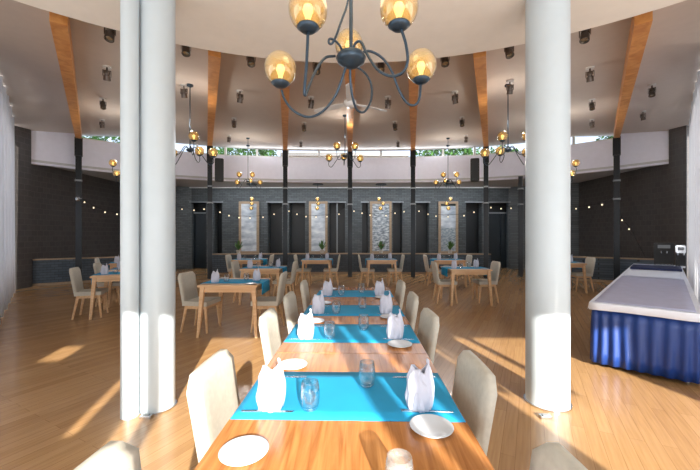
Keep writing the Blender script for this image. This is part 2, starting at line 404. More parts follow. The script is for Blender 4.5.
# ------------------------------------------------------------------ curtains
def curtain(p0, p1, zt, label, seed):
    p0 = Vector(p0); p1 = Vector(p1); t = (p1-p0); L = t.length; t.normalize(); nn = Vector((-t.y, t.x)); bm = NB()
    K = int(L*26); prev = None; rows = []
    for i in range(K+1):
        s = i/K; col = []
        for j in range(5):
            h = j/4; ph = s*L*2*PI/.21+.6*math.sin(s*31+seed)
            p = p0+t*(s*L)+nn*(.055*(1-.35*h)*math.sin(ph)+.02*math.sin(s*47+seed))
            col.append(bm.verts.new((p.x, p.y, .02+h*(zt(p.x, p.y)-.04))))
        rows.append(col)
    for a, b in zip(rows, rows[1:]):
        for j in range(4): bm.faces.new((a[j], b[j], b[j+1], a[j+1]))
    o = obj('curtain', bm, M['curtain'], smooth='all'); md = o.modifiers.new('s', 'SOLIDIFY'); md.thickness = .006
    tag(o, label, 'curtain', None); return o
curtain((-4.80, 4.45), (-8.92, 9.0), zc, 'floor length sheer white curtain along the left edge of the room', 1)
curtain((4.86, 4.6), (9.04, 9.0), zc, 'floor length sheer white curtain behind the long buffet on the right', 2)

# ------------------------------------------------------------------ beams and posts
posts = [(-8.14, 10.2, 'leftmost'), (-4.7, 11.4, 'second from left'), (-2.26, 11.87, 'left of the middle one'), (0, 12.0, 'middle'), (2.2, 11.87, 'right of the middle one'), (4.6, 11.5, 'second from right'), (8.0, 10.2, 'rightmost')]
pn = ['beside the left low brick wall', 'beside the left black speaker', 'just left of the middle post', 'at the middle of the back of the room', 'just right of the middle post', 'beside the right black speaker', 'beside the far end of the buffet']
for (x, y, w), pl in zip(posts, pn):
    I_ = {'leftmost': (-3.0, 3.5), 'second from left': (-1.64, 4.12), 'second from right': (1.57, 4.12), 'rightmost': (3.02, 3.5)}.get(w, (x*.335, 3.93))
    A_ = Vector(I_); B_ = Vector((x, y)); d = (B_-A_).normalized(); r0 = 0; r1 = (B_-A_).length+.3
    a = math.atan2(d.x, d.y); nn = Vector((d.y, -d.x))*.072
    bm = NB(); V = []
    for r in (r0, r1):
        px, py = A_.x+d.x*r, A_.y+d.y*r; z = zc(px, py); dep = .24 if r == r0 else .22
        for s in (-1, 1):
            for zz in (z-dep, z+.02): V.append(bm.verts.new((px+nn.x*s, py+nn.y*s, zz)))
    for f in ((0, 1, 3, 2), (4, 6, 7, 5), (0, 4, 5, 1), (2, 3, 7, 6), (0, 2, 6, 4), (1, 5, 7, 3)): bm.faces.new([V[i] for i in f])
    tag(obj('roof_beam', bm, M['beam'], bevel=.006), 'orange wooden ceiling beam, %s of the seven' % w, 'beam', 'glulam beams fanning out over the ceiling')
    zt = zc(x, y)-.22
    t = thing('post', 'slim dark steel post %s' % pl, 'post', (x, y, 0), -a, 'dark posts under the ceiling beams')
    bm = NB(); box(bm, (0, 0, (zt-.55)/2), (.15, .15, zt-.55)); obj('shaft', bm, M['post'], t, bevel=.008)
    bm = NB(); box(bm, (0, 0, zt-.275), (.19, .19, .55)); obj('sleeve', bm, M['post'], t, bevel=.008)
    for zz in (2.55, 3.1):
        bm = NB(); box(bm, (0, 0, zz), (.19, .19, .05)); obj('collar', bm, M['greytrim'], t, bevel=.006)

t = thing('post', 'plain dark post right of the right dark doors, tight against the right column in view', 'post', (6.02, 12.0, 0), -.46)
obj('shaft', box(NB(), (0, 0, 1.77), (.15, .15, 3.54)), M['post'], t, bevel=.008)
for zz in (2.55, 3.1): obj('collar', box(NB(), (0, 0, zz), (.19, .19, .05)), M['greytrim'], t, bevel=.006)

# ------------------------------------------------------------------ white round columns
t = thing('column', 'fat round white column at right, its lower half in sunshine', 'column', (1.735, 2.99, 0))
bm = NB(); lathe(bm, [(0, .012), (.172, .012), (.172, 3.56), (0, 3.56)], n=64); obj('shaft', bm, M['column'], t, smooth=True)
bm = NB(); lathe(bm, [(.172, 0), (.186, 0), (.186, .014), (.172, .014)], n=64); obj('base_ring', bm, M['steel'], t, smooth=True)
t = thing('column', 'round white column at left, joined to a thinner white pipe', 'column', (-1.645, 2.91, 0))
bm = NB(); lathe(bm, [(0, .012), (.135, .012), (.135, 3.56), (0, 3.56)], n=64); obj('shaft', bm, M['column'], t, smooth=True)
bm = NB(); lathe(bm, [(.135, 0), (.146, 0), (.146, .014), (.135, .014)], n=64); obj('base_ring', bm, M['steel'], t, smooth=True)
o = obj('column_pipe', lathe(NB(), [(0, 0), (.066, 0), (.066, 3.56), (0, 3.56)], n=40), M['column'], smooth=True)
o.location = (-1.79, 2.765, 0); tag(o, 'thin white vertical pipe standing tight against the left white column', 'pipe')
for p, l in ((G(398-250, 414), 'small metal floor box at the foot of the left column'), (G(541, 414), 'small metal floor box at the foot of the right column')):
    t = thing('floor_outlet', l, 'floor outlet', (p.x+(.0 if p.x > 0 else .02), p.y-.06, 0))
    obj('housing', box(NB(), (0, 0, .012), (.09, .05, .024)), M['steel'], t, bevel=.004)
    obj('cover', box(NB(), (0, -.004, .027), (.05, .03, .006)), M['greytrim'], t)

# ------------------------------------------------------------------ framed picture panels on the back wall
for (a, b, m, lb, e) in ((239, 259, 'pic1', 'tall wood framed picture in misty whites, leftmost of the four on the back wall', 0), (309, 327.5, 'pic1', 'tall wood framed pale picture on the back wall left of the middle post', 0), (370, 391.5, 'pic2', 'tall wood framed stony blue grey picture on the back wall right of the middle post', 0), (438.5, 458, 'pic3', 'tall wood framed picture, white above and rippled grey below, rightmost on the back wall', 1)):
    Y = YB-.06; xa, xb = wx(a, Y), wx(b, Y); z0 = H-18.5*Y/F; z1 = H+33.5*Y/F
    t = thing('framed_picture', lb, 'picture', ((xa+xb)/2, Y, z0)); w = xb-xa; h = z1-z0
    bm = NB()
    for s in (-1, 1): box(bm, (s*(w/2-.05), 0, h/2), (.1, .07, h))
    box(bm, (0, 0, .05), (w-.2, .07, .1)); box(bm, (0, 0, h-.05), (w-.2, .07, .1)); obj('frame', bm, M['cap'], t)
    if e:
        obj('picture', box(NB(), (0, .01, h*.27), (w-.2, .03, h*.54-.2)), M[m], t); obj('upper_picture', box(NB(), (0, .01, h*.7), (w-.2, .03, h*.42)), M['pic1'], t)
    else: obj('picture', box(NB(), (0, .01, h/2), (w-.2, .03, h-.2)), M[m], t)

# ------------------------------------------------------------------ furniture builders (facing +Y, origin on the floor)
def make_chair(leg='oak'):
    t = thing('dining_chair', '', 'chair')
    # seat
    bm = NB(); pts = []
    for x, y in ((-.2, -.2), (-.225, .2), (.225, .2), (.2, -.2)): pts.append((x, y))
    prism(bm, pts, .405, .47); o = obj('seat', bm, M['cream'], t, smooth=True, bevel=.022)
    # back : padded slab with rounded top corners, leaning and slightly curved
    bm = NB(); n = 10; w0, w1 = .195, .215; zb, zt = .40, .885; out = []
    cr = .055
    out = [(-w0, zb), (w0, zb)]
    for k in range(5):
        a = k/4*PI/2; out.append((w1-cr+cr*math.cos(a), zt-cr+cr*math.sin(a)))
    for k in range(1, 4): out.append((w1-cr-(2*(w1-cr))*k/4, zt))
    for k in range(5):
        a = PI/2+k/4*PI/2; out.append((-w1+cr+cr*math.cos(a), zt-cr+cr*math.sin(a)))
    f = []; b = []
    def P(x, z, d):
        lean = -.19-(z-.42)*.16; cv = -.10*(x*x)*-1*2.2
        return Vector((x, lean+cv+d, z))
    N_ = len(out)
    # dense grid version: rows over height, clipped to the outline
    rows = 9; cols = 8; Fr = []; Bk = []
    for i in range(rows+1):
        z = zb+(zt-zb)*i/rows; w = w0+(w1-w0)*i/rows
        if z > zt-cr: w -= cr-math.sqrt(max(0, cr*cr-(z-zt+cr)**2))
        Fr.append([bm.verts.new(P(w*(2*j/cols-1), z, .028-(.012 if i in (0, rows) or j in (0, cols) else 0))) for j in range(cols+1)])
        Bk.append([bm.verts.new(P(w*(2*j/cols-1), z, -.03+(.012 if i in (0, rows) or j in (0, cols) else 0))) for j in range(cols+1)])
    for i in range(rows):
        for j in range(cols):
            bm.faces.new((Fr[i][j], Fr[i][j+1], Fr[i+1][j+1], Fr[i+1][j])); bm.faces.new((Bk[i][j], Bk[i+1][j], Bk[i+1][j+1], Bk[i][j+1]))
    for i in range(rows):
        bm.faces.new((Fr[i][0], Fr[i+1][0], Bk[i+1][0], Bk[i][0])); bm.faces.new((Fr[i][cols], Bk[i][cols], Bk[i+1][cols], Fr[i+1][cols]))
    for j in range(cols):
        bm.faces.new((Fr[0][j], Bk[0][j], Bk[0][j+1], Fr[0][j+1])); bm.faces.new((Fr[rows][j], Fr[rows][j+1], Bk[rows][j+1], Bk[rows][j]))
    obj('backrest', bm, M['cream'], t, smooth='all')
    bm = NB(); prism(bm, [(-.175, -.17), (-.195, .17), (.195, .17), (.175, -.17)], .355, .405); obj('seat_frame', bm, M[leg], t, bevel=.006)
    for sx in (-1, 1):
        for sy in (-1, 1):
            bm = NB(); cone(bm, (sx*(.175 if sy > 0 else .16), sy*.155, .40), (sx*(.205 if sy > 0 else .19), sy*(.195 if sy > 0 else .225), 0), .024, .014, 10)
            obj('leg', bm, M[leg], t, smooth=True)
    return t
def make_square_table():
    t = thing('dining_table', '', 'table'); w, d = .86, .84
    obj('tabletop', box(NB(), (0, 0, .735), (w, d, .03)), M['oak'], t, bevel=.006)
    bm = NB()
    for s in (-1, 1): box(bm, (s*(w/2-.06), 0, .68), (.022, d-.14, .08)); box(bm, (0, s*(d/2-.06), .68), (w-.1, .022, .08))
    obj('apron', bm, M['oak'], t)
    for sx in (-1, 1):
        for sy in (-1, 1):
            bm = NB(); V = []
            for z, k, hw in ((.72, .06, .03), (0, .012, .018)):
                cx, cy = sx*(w/2-k), sy*(d/2-k)
                V.append([bm.verts.new((cx+a*hw, cy+b*hw, z)) for a, b in ((-1, -1), (1, -1), (1, 1), (-1, 1))])
            for j in range(4): bm.faces.new((V[0][j], V[0][(j+1) % 4], V[1][(j+1) % 4], V[1][j]))
            bm.faces.new(V[0]); bm.faces.new(V[1][::-1]); obj('leg', bm, M['oak'], t)
    return t
def make_runner(w=.90, dep=.48, drop=.17):          # lies across the table and hangs over both sides
    bm = NB(); prof = []
    for s in (-1, 1):
        pass
    xs = [(-w/2-.004, .751-drop), (-w/2-.003, .76-drop*.5), (-w/2-.002, .748), (-w/2+.012, .7525)]
    prof = xs+[(-.2, .7525), (0, .7525), (.2, .7525)]+[(-x, z) for x, z in xs[::-1]]
    R = [[bm.verts.new((x, y, z)) for y in (-dep/2, -dep/4, 0, dep/4, dep/2)] for x, z in prof]
    for a, b in zip(R, R[1:]):
        for j in range(4): bm.faces.new((a[j], b[j], b[j+1], a[j+1]))
    o = obj('table_runner', bm, M['blue'], smooth=True); md = o.modifiers.new('s', 'SOLIDIFY'); md.thickness = .002; md.offset = 1
    o['category'] = 'table runner'; return o
def make_napkin():                                   # stands upright, wide foot, two soft peaks and a lot of creases
    bm = NB(); n = 36; rings = []
    for i in range(11):
        t = i/10; ring = []
        for j in range(n):
            a = 2*PI*j/n; ca, sa = math.cos(a), math.sin(a); peak = abs(ca)**2
            hgt = .150+.042*peak*(1 if ca > 0 else .6)+.014*math.sin(3*a+1)
            r = .046*(1+.16*math.sin(PI*t*.9)-.42*t*t)+.005*math.sin(7*a+2*t)
            nz = noise.noise_vector(Vector((ca*1.7, sa*1.7, t*3.2+4)))*.017*(.4+.6*t)
            rx = r*1.02; ry = r*(.84-.22*t)
            ring.append(bm.verts.new((rx*ca+nz.x, ry*sa+nz.y, max(0, t*hgt+nz.z*.8*(t > 0)))))
        rings.append(ring)
    for a, b in zip(rings, rings[1:]):
        for j in range(n): bm.faces.new((a[j], a[(j+1) % n], b[(j+1) % n], b[j]))
    bmesh.ops.recalc_face_normals(bm, faces=bm.faces)
    # folded flap crossing the front and the tucked middle that closes the top
    V = [bm.verts.new(p) for p in ((-.034, -.036, .004), (.03, -.040, .002), (.040, -.020, .085), (.004, -.030, .125), (-.022, -.030, .07))]; bm.faces.new(V)
    V = [bm.verts.new(p) for p in ((-.03, .0, .10), (.0, .012, .155), (.032, .0, .115), (.0, -.012, .09))]; bm.faces.new(V)
    o = obj('napkin', bm, M['napkin'], smooth=True); md = o.modifiers.new('s', 'SOLIDIFY'); md.thickness = .003; md.offset = -1
    o['category'] = 'napkin'; return o
def make_glass(m='glass'):
    pr = [(0, 0), (.026, 0), (.035, .012), (.041, .04), (.040, .075), (.034, .115), (.0328, .115), (.0385, .075), (.0395, .04), (.033, .015), (0, .008)]
    o = obj('tumbler', lathe(NB(), pr, n=32), M[m], smooth='all'); o['category'] = 'glass'; return o
def make_plate():
    pr = [(0, 0), (.045, 0), (.05, .003), (.079, .012), (.080, .0145), (.076, .0150), (.052, .0065), (0, .005)]
    o = obj('side_plate', lathe(NB(), pr, n=48), M['plate'], smooth='all'); o['category'] = 'plate'; return o
def make_knife():
    t = thing('knife', '', 'knife')
    bm = NB(); prism(bm, [(-.11, -.005), (-.02, -.008), (-.005, -.006), (-.005, .004), (-.03, .006), (-.10, .006)], .001, .0025); obj('blade', bm, M['steel'], t)
    bm = NB(); box(bm, (.05, 0, .003), (.112, .011, .006)); obj('handle', bm, M['steel'], t, bevel=.002)
    return t
def make_fork():
    t = thing('fork', '', 'fork')
    bm = NB()
    for k in (-1.5, -.5, .5, 1.5): box(bm, (-.085, k*.0055, .0025), (.045, .0022, .0018))
    prism(bm, [(-.064, -.0105), (-.04, -.009), (-.02, -.003), (-.02, .003), (-.04, .009), (-.064, .0105)], .0012, .0032); obj('tines', bm, M['steel'], t)
    bm = NB(); box(bm, (.04, 0, .003), (.122, .008, .004)); obj('handle', bm, M['steel'], t, bevel=.0015)
    return t

# ------------------------------------------------------------------ the long table
TD = math.atan2(8, 340)                   # it points very slightly right of straight ahead
def T(x, y): # along-table coordinates: x across from its middle line, y depth
    cx = -.012+.0235*(y-1.3); return Vector((cx+x, y, 0))
def long_table(y0, y1, label):
    L = y1-y0; c = T(0, (y0+y1)/2); t = thing('dining_table', label, 'table', (c.x, c.y, 0), -TD, 'honey wood tables pushed into one long table'); w = .925
    obj('tabletop', box(NB(), (0, 0, .735), (w, L-.003, .03)), M['honey'], t, bevel=.003)
    bm = NB()
    for s in (-1, 1): box(bm, (s*(w/2-.07), 0, .68), (.022, L-.16, .08)); box(bm, (0, s*(L/2-.07), .68), (w-.12, .022, .08))
    obj('apron', bm, M['honey'], t)
    for sx in (-1, 1):
        for sy in (-1, 1):
            obj('leg', box(NB(), (sx*(w/2-.07), sy*(L/2-.07), .36), (.055, .055, .72), taper=.6), M['honey'], t)
long_table(.30, 2.07, 'nearest honey coloured wooden table of the long row, its grain lit by sun')
long_table(2.07, 3.75, 'middle honey coloured wooden table of the long row, behind the seam')
long_table(3.75, 4.68, 'farthest and shortest honey coloured table of the long row')
mats = [(1.316, 'nearest'), (2.27, 'second'), (3.02, 'third'), (3.95, 'farthest')]
for y0, w in mats:
    c = T(0, y0+.232)
    bm = NB(); nx, ny = 30, 6; V = []
    for i in range(nx+1):
        V.append([bm.verts.new((-.457+.914*i/nx, -.232+.464*j/ny, .0012+.0016*math.exp(-((i-15.5)/.8)**2))) for j in range(ny+1)])
    for a, b in zip(V, V[1:]):
        for j in range(ny): bm.faces.new((a[j], b[j], b[j+1], a[j+1]))
    o = obj('table_runner', bm, M['blue'], smooth=True); md = o.modifiers.new('s', 'SOLIDIFY'); md.thickness = .0012; md.offset = 0
    o.location = (c.x, c.y, .7502); o.rotation_euler = (0, 0, -TD)
    tag(o, '%s bright blue cloth laid across the long table' % w, 'table runner', 'blue cloths across the long table')
ZM = .7530
def setting(y0, w, nr=True):
    z = ZM
    for s, sd, pl in ((-1, 'left', .545), (1, 'right', -.055)):
        near = 'on the %s blue cloth, %s side of the long table' % (w, sd)
        p = T(s*.30+(0 if s > 0 else -.02), y0+.10)
        inst('napkin', make_napkin, (p.x, p.y, z), (.3 if s < 0 else .1)+random.uniform(-.25, .25), 'white napkin folded upright %s' % near, 'folded napkins on the long table')
        p = T(s*.315, y0+pl)
        inst('plate', make_plate, (p.x, p.y, .7503), 0, 'small round white bread plate %s' % near, 'bread plates on the long table')
        p = T(-.155 if s < 0 else .085, y0+(.085 if s < 0 else .30))
        inst('glass', make_glass, (p.x, p.y, z), 0, 'clear empty tumbler %s' % near, 'tumblers on the long table')
        p = T(s*.325, y0+(.062 if s < 0 else .395)); inst('knife', make_knife, (p.x, p.y, z), PI if s < 0 else 0, 'steel table knife %s' % near, 'knives on the long table')
        p = T(s*.325, y0+(.395 if s < 0 else .062)); inst('fork', make_fork, (p.x, p.y, z), PI+.03 if s < 0 else -.08, 'steel fork %s' % near, 'forks on the long table')
for y0, w in mats: setting(y0, w)
p = T(-.332, 1.118); inst('plate', make_plate, (p.x, p.y, .7503), 0, 'white bread plate on bare wood at the bottom left of the long table', 'bread plates on the long table')
o = make_glass('frost'); o.location = (.135, .93, .7503); tag(o, 'frosted looking tumbler cut off by the bottom edge of the photo', 'glass')
# chairs along it
rows = [(.80, 'nearest to the viewer'), (1.575, 'at the nearest blue cloth'), (2.57, 'at the second blue cloth'), (3.37, 'at the third blue cloth'), (4.28, 'at the farthest blue cloth')]
for y, w in rows:
    for s, sd in ((-1, 'left'), (1, 'right')):
        p = T(s*.335+(-.05 if s < 0 else 0), y)
        inst('chair', make_chair, (p.x, p.y, 0), -s*-PI/2+random.uniform(-.03, .03), 'cream chair on the %s side of the long table, %s' % (sd, w), 'cream chairs along the long table')

# ------------------------------------------------------------------ small tables around the room
def dset(cx, cy, rz, where, chairs, settings=True):
    R = Matrix.Rotation(rz, 4, 'Z')
    def Q(x, y, z=0): v = R@Vector((x, y, 0)); return (cx+v.x, cy+v.y, z)
    inst('table', make_square_table, (cx, cy, 0), rz, 'small light oak table %s' % where, 'square oak tables around the room')
    inst('runner', make_runner, (cx, cy, 0), rz, 'blue runner over the oak table %s' % where, 'blue runners on the square tables')
    for x, y, a, wd in chairs:
        inst('chair', make_chair, Q(x, y), rz+a, 'cream chair %s oak table %s' % (wd, where), 'cream chairs at the square tables')
    for s, sd in ((-1, 'left'), (1, 'right')):
        e = '%s end of oak table %s' % (sd, where)
        inst('napkin', make_napkin, Q(s*.28, -.12*s*-1-.02, .7545), rz+random.uniform(-.5, .5), 'white folded napkin, %s' % e, 'folded napkins on the square tables')
        inst('glass', make_glass, Q(s*.12, .1*s, .7545), 0, 'clear tumbler, %s' % e, 'tumblers on the square tables')
        inst('plate', make_plate, Q(s*.31, -.31*s, .7503), 0, 'small white plate, %s' % e, 'plates on the square tables')
LR = [(-.40, 0, -PI/2, 'left of'), (.40, 0, PI/2, 'right of')]
dset(-1.76, 5.28, 0, 'left of the long table', [(-.55, .02, -PI/2-.1, 'left of'), (.47, .04, PI/2, 'right of')])
dset(-1.90, 7.55, 0, 'before the second post from left', [(-.42, .05, -PI/2, 'left of'), (.42, .05, PI/2, 'right of')])
dset(-2.97, 10.1, 0, 'in front of the leftmost picture', LR)
dset(-.97, 10.1, 0, 'left of the middle post', LR)
dset(.92, 10.1, 0, 'right of the middle post', LR)
dset(2.86, 10.0, 0, 'in front of the rightmost picture', LR)
dset(2.52, 7.45, 0, 'nearest right of the long table', [(-.42, .05, -PI/2, 'left of'), (.46, .08, PI/2, 'right of')])
dset(-4.28, 6.45, .38, 'left of the left column', [(-.48, -.12, -PI/2, 'left of')])
dset(-4.66, 7.42, .38, 'behind the leftmost oak table', [(-.46, 0, -PI/2, 'left of')])
dset(-5.85, 9.05, .5, 'by the left low brick wall', [(-.45, -.1, -PI/2, 'left of'), (-.0, .62, PI, 'behind')])
dset(5.62, 9.05, -.15, 'right of the right column', [(.47, .0, PI/2, 'right of'), (.1, .6, PI-.3, 'behind')])

# ------------------------------------------------------------------ buffet
U = Vector((.68, .73, 0)).normalized(); V_ = Vector((U.y, -U.x, 0)); FL = Vector((2.735, 3.83, 0)); BW = .84; BL = 7.0
ba = math.atan2(U.y, U.x)
t = thing('buffet_table', 'long buffet table at right with a pleated royal blue skirt', 'table', FL, ba)
# local frame: +x along the row, -y to the right
bm = NB(); box(bm, (BL/2, -BW/2, .695), (BL, BW, .03)); obj('tabletop', bm, M['oak'], t)
for i in range(4):
    for s in (-.08, -BW+.08):
        obj('leg', cone(NB(), (.15+i*(BL-.3)/3, s, 0), (.15+i*(BL-.3)/3, s, .68), .02, .02, 10), M['steel'], t)
def skirt():
    bm = NB(); path = [(BL, .005), (-.005, .005), (-.005, -BW-.005), (BL, -BW-.005)]; pts = []
    for (a, b) in zip(path, path[1:]):
        a, b = Vector(a), Vector(b); L = (b-a).length; K = int(L/.014); d = (b-a)/L; nn = Vector((d.y, -d.x))
        for i in range(K):
            s = i/K*L; pts.append((a+d*s, -nn if False else nn, s, min(s, L-s)))
    rows = []; rnd = random.Random(3); ph = 0
    for i, (p, nn, s, e) in enumerate(pts):
        ph += 2*PI*.014/(.085+.03*math.sin(i*.05)); amp = min(1, e/.03)
        col = []
        for j in range(6):
            h = j/5; off = (.004+.024*(1-h)**.6+.006)*amp*(.5+.5*math.sin(ph+.5*math.sin(i*.13+3*h)))
            q = p+nn*(-off if False else off); col.append(bm.verts.new((q.x, q.y, .045+h*.61)))
        rows.append(col)
    for a, b in zip(rows, rows[1:]):
        for j in range(5): bm.faces.new((a[j], b[j], b[j+1], a[j+1]))
    o = obj('skirt', bm, M['skirt'], t, smooth='all'); md = o.modifiers.new('s', 'SOLIDIFY'); md.thickness = .002
skirt()
def lay(name, x0, x1, y0, y1, z, th, m, label, cat, drop=0, seed=0):
    bm = NB(); nx, ny = max(4, int((x1-x0)/.12)), 9; R = []
    for i in range(nx+1):
        R.append([bm.verts.new((x0+(x1-x0)*i/nx, y0+(y1-y0)*j/ny, z+.0025*noise.noise(Vector((i*.4+seed, j*.5, seed))))) for j in range(ny+1)])
    for a, b in zip(R, R[1:]):
        for j in range(ny): bm.faces.new((a[j], b[j], b[j+1], a[j+1]))
    if drop:                                    # front and left overhang
        for edge, d in ((R[0], Vector((-.012, 0, 0))), ([r[ny] for r in R], Vector((0, .012, 0))), ([r[0] for r in R], Vector((0, -.012, 0)))):
            lo = []
            for k, v in enumerate(edge):
                w = bm.verts.new(v.co+d*(1+.3*math.sin(k*1.7))+Vector((0, 0, -drop*(1+.04*math.sin(k*.9))))); lo.append(w)
            for k in range(len(edge)-1): bm.faces.new((edge[k], edge[k+1], lo[k+1], lo[k]))
    bmesh.ops.recalc_face_normals(bm, faces=bm.faces)
    o = obj(name, bm, M[m], smooth=True); md = o.modifiers.new('s', 'SOLIDIFY'); md.thickness = th; md.offset = 0
    o.location = FL; o.rotation_euler = (0, 0, ba); tag(o, label, cat); return o
lay('tablecloth', -.03, BL, -BW-.03, .03, .716, .003, 'cloth', 'white tablecloth over the buffet, hanging a hand deep above the blue skirt', 'tablecloth', drop=.075)
lay('table_overlay', .03, 3.3, -BW+.02, -.01, .7225, .003, 'lilac', 'lilac grey cloth spread over the white tablecloth of the buffet', 'cloth', seed=3)
lay('folded_cloth', 3.35, 4.5, -BW+.05, -.02, .732, .012, 'cloth', 'folded white cloth lying at the far end of the lilac cloth', 'cloth', seed=5)
lay('folded_cloth', 5.0, 6.0, -BW+.0, -.02, .742, .04, 'navy', 'stack of dark navy cloth in front of the coffee machine', 'cloth', seed=8)
def machine(px, Y, w, h, label, cat, chrome):
    p = Vector(((px-350)/F*Y, Y, .7215)); t = thing('coffee_machine' if not chrome else 'drinks_dispenser', label, cat, p, ba-PI/2)
    obj('body', box(NB(), (0, .08, h/2), (w, .24, h)), M['black'], t, bevel=.015)
    obj('head', box(NB(), (0, -.12, h*.82), (w, .2, h*.34)), M['chrome' if chrome else 'black'], t, bevel=.015)
    obj('drip_tray', box(NB(), (0, -.12, .025), (w*.94, .2, .05)), M['chrome'], t, bevel=.006)
    bm = NB(); cone(bm, (-.05, -.12, h*.65), (-.05, -.12, h*.55), .02, .012, 12); cone(bm, (.05, -.12, h*.65), (.05, -.12, h*.55), .02, .012, 12); obj('spout', bm, M['chrome'], t)
    obj('control_panel', box(NB(), (0, -.222, h*.84), (w*.6, .006, h*.14)), M['greytrim'], t)
machine(664, 8.3, .37, .56, 'black coffee machine on the far end of the buffet', 'coffee machine', False)
machine(680.5, 7.85, .17, .52, 'narrow drinks dispenser with a chrome head, right of the black coffee machine', 'dispenser', True)

# ------------------------------------------------------------------ chandeliers
def hub_shape(t, s=1):
    obj('hub', lathe(NB(), [(0, -.05*s), (.03*s, -.046*s), (.068*s, -.022*s), (.078*s, .0), (.066*s, .02*s), (.03*s, .04*s), (.012, .05*s)], n=32), M['iron'], t, smooth='all')
def globe(t, c, r=.088):
    c = Vector(c)
    pr = [(r*math.sin(a), -r*math.cos(a)*1.06) for a in [PI*k/16 for k in range(2, 14)]]
    g = obj('glass_globe', lathe(NB(), pr, c, 28), M['amber'], t, smooth='all')
    md = g.modifiers.new('s', 'SOLIDIFY'); md.thickness = .003
    obj('cup', lathe(NB(), [(0, -r*1.13), (r*.34, -r*1.1), (r*.58, -r*.90), (r*.52, -r*.80), (0, -r*.78)], c, 24), M['iron'], g, smooth='all')
    obj('bulb', lathe(NB(), [(0, -r*.78), (.011, -r*.7), (.013, -r*.4), (.024, -.004), (.018, r*.22), (0, r*.32)], c, 14), M['bulb'], g, smooth='all')
C0 = Vector((0.005, 1.76, 2.386))
big = thing('chandelier', 'large iron chandelier with five amber glass globes hanging over the long table', 'chandelier', C0)
hub_shape(big)
def L_(p): return Vector(p)-C0
obj('rod', tube(NB(), [(0, 0, .03), (0, 0, 3.56-C0.z-.02)], .0095, 10), M['iron'], big)
obj('canopy', lathe(NB(), [(0, 1.174), (.06, 1.174), (.06, 1.15), (.02, 1.135), (0, 1.13)], n=24), M['iron'], big, smooth='all')
gl = {'A': (D(308, 10, 1.50)), 'B': (D(399, 8, 1.50)), 'C': D(280.5, 69, 1.87), 'D': D(421, 66, 1.90), 'E': D(349, 45, 2.1)}
for k, p in gl.items(): globe(big, L_(p), {'A': .086, 'B': .085, 'C': .088, 'D': .086, 'E': .086}[k])
arms = {
 'A': [(335, 56, 1.74), (325, 58, 1.70), (316, 70, 1.64), (309, 86, 1.57), (305.5, 95, 1.52), (304.5, 90, 1.50), (306.5, 65, 1.5), (308, 32, 1.5)],
 'C': [(346, 66, 1.76), (341, 82, 1.77), (334, 98, 1.79), (322, 112, 1.82), (308, 117, 1.84), (294, 111, 1.86), (285, 100, 1.87), (281.5, 90, 1.87)],
 'D': [(352, 64, 1.78), (358, 56, 1.78), (368, 51, 1.80), (381, 57, 1.83), (391, 70, 1.85), (399, 90, 1.87), (407, 103, 1.88), (415, 105, 1.90), (419.5, 98, 1.9), (420.8, 84, 1.9)],
 'B': [(352, 56, 1.72), (355, 44, 1.70), (361, 42, 1.68), (367, 54, 1.65), (377, 69, 1.6), (390, 76, 1.56), (402, 73, 1.52), (407.5, 62, 1.5), (406, 45, 1.5), (401, 28, 1.5)],
 'E': [(350, 62, 1.78), (351, 88, 1.82), (356, 108, 1.88), (364, 112, 1.95), (371, 100, 2.0), (371, 84, 2.05), (364, 72, 2.1), (352, 64, 2.1), (349, 60, 2.1)]}
for k, pts in arms.items(): obj('arm', tube(NB(), catmull([L_(D(*p)) for p in pts], 8), .0068, 8), M['iron'], big, smooth='all')
sc = [(349.5, -12, 1.74), (347, 5, 1.72), (341, 22, 1.7), (336, 36, 1.69), (332, 43.5, 1.69), (328.8, 43, 1.69), (329.5, 39, 1.69), (334, 40, 1.7), (340, 46, 1.72), (343, 54, 1.75)]
obj('scroll', tube(NB(), catmull([L_(D(*p)) for p in sc], 8), .0058, 8), M['iron'], big, smooth='all')
light('chandelier_glow', 'POINT', (0.0, 1.6, 2.75), 3, (1, .75, .45), shadow_soft_size=.2)
def make_small():
    t = thing('chandelier', '', 'chandelier'); hub_shape(t, .8)
    obj('rod', tube(NB(), [(0, 0, .03), (0, 0, 1.0)], .009, 8), M['iron'], t)
    G_ = [(-.36, .10, -.02), (.36, .10, -.02), (-.2, -.28, .16), (.2, -.28, .16), (0, .36, .07)]
    for g in G_:
        globe(t, g, .082)
        g = Vector(g); d = Vector((g.x, g.y, 0)); b = g-Vector((0, 0, .09))
        pts = [Vector((0, 0, 0)), d*.25+Vector((0, 0, .05)), d*.55+Vector((0, 0, -.10)), d*.85+Vector((0, 0, min(b.z, 0)-.13)), d*1.03+Vector((0, 0, b.z-.08)), b]
        obj('arm', tube(NB(), catmull(pts, 6), .007, 6), M['iron'], t, smooth='all')
    return t
chand = [(190, 150, 5.9, 'left of the near left beam, beside the left column'), (508, 150, 5.9, 'beside the right column, hung before the black speaker'), (345, 156, 7.75, 'before the middle post, under the ceiling fan'),
         (248, 181, 10.8, 'small, hung before the leftmost picture'), (448, 181, 10.8, 'small, hung before the rightmost picture'), (129, 172, 8.3, 'half hidden behind the left column'), (560, 172, 8.3, 'half hidden behind the right column')]
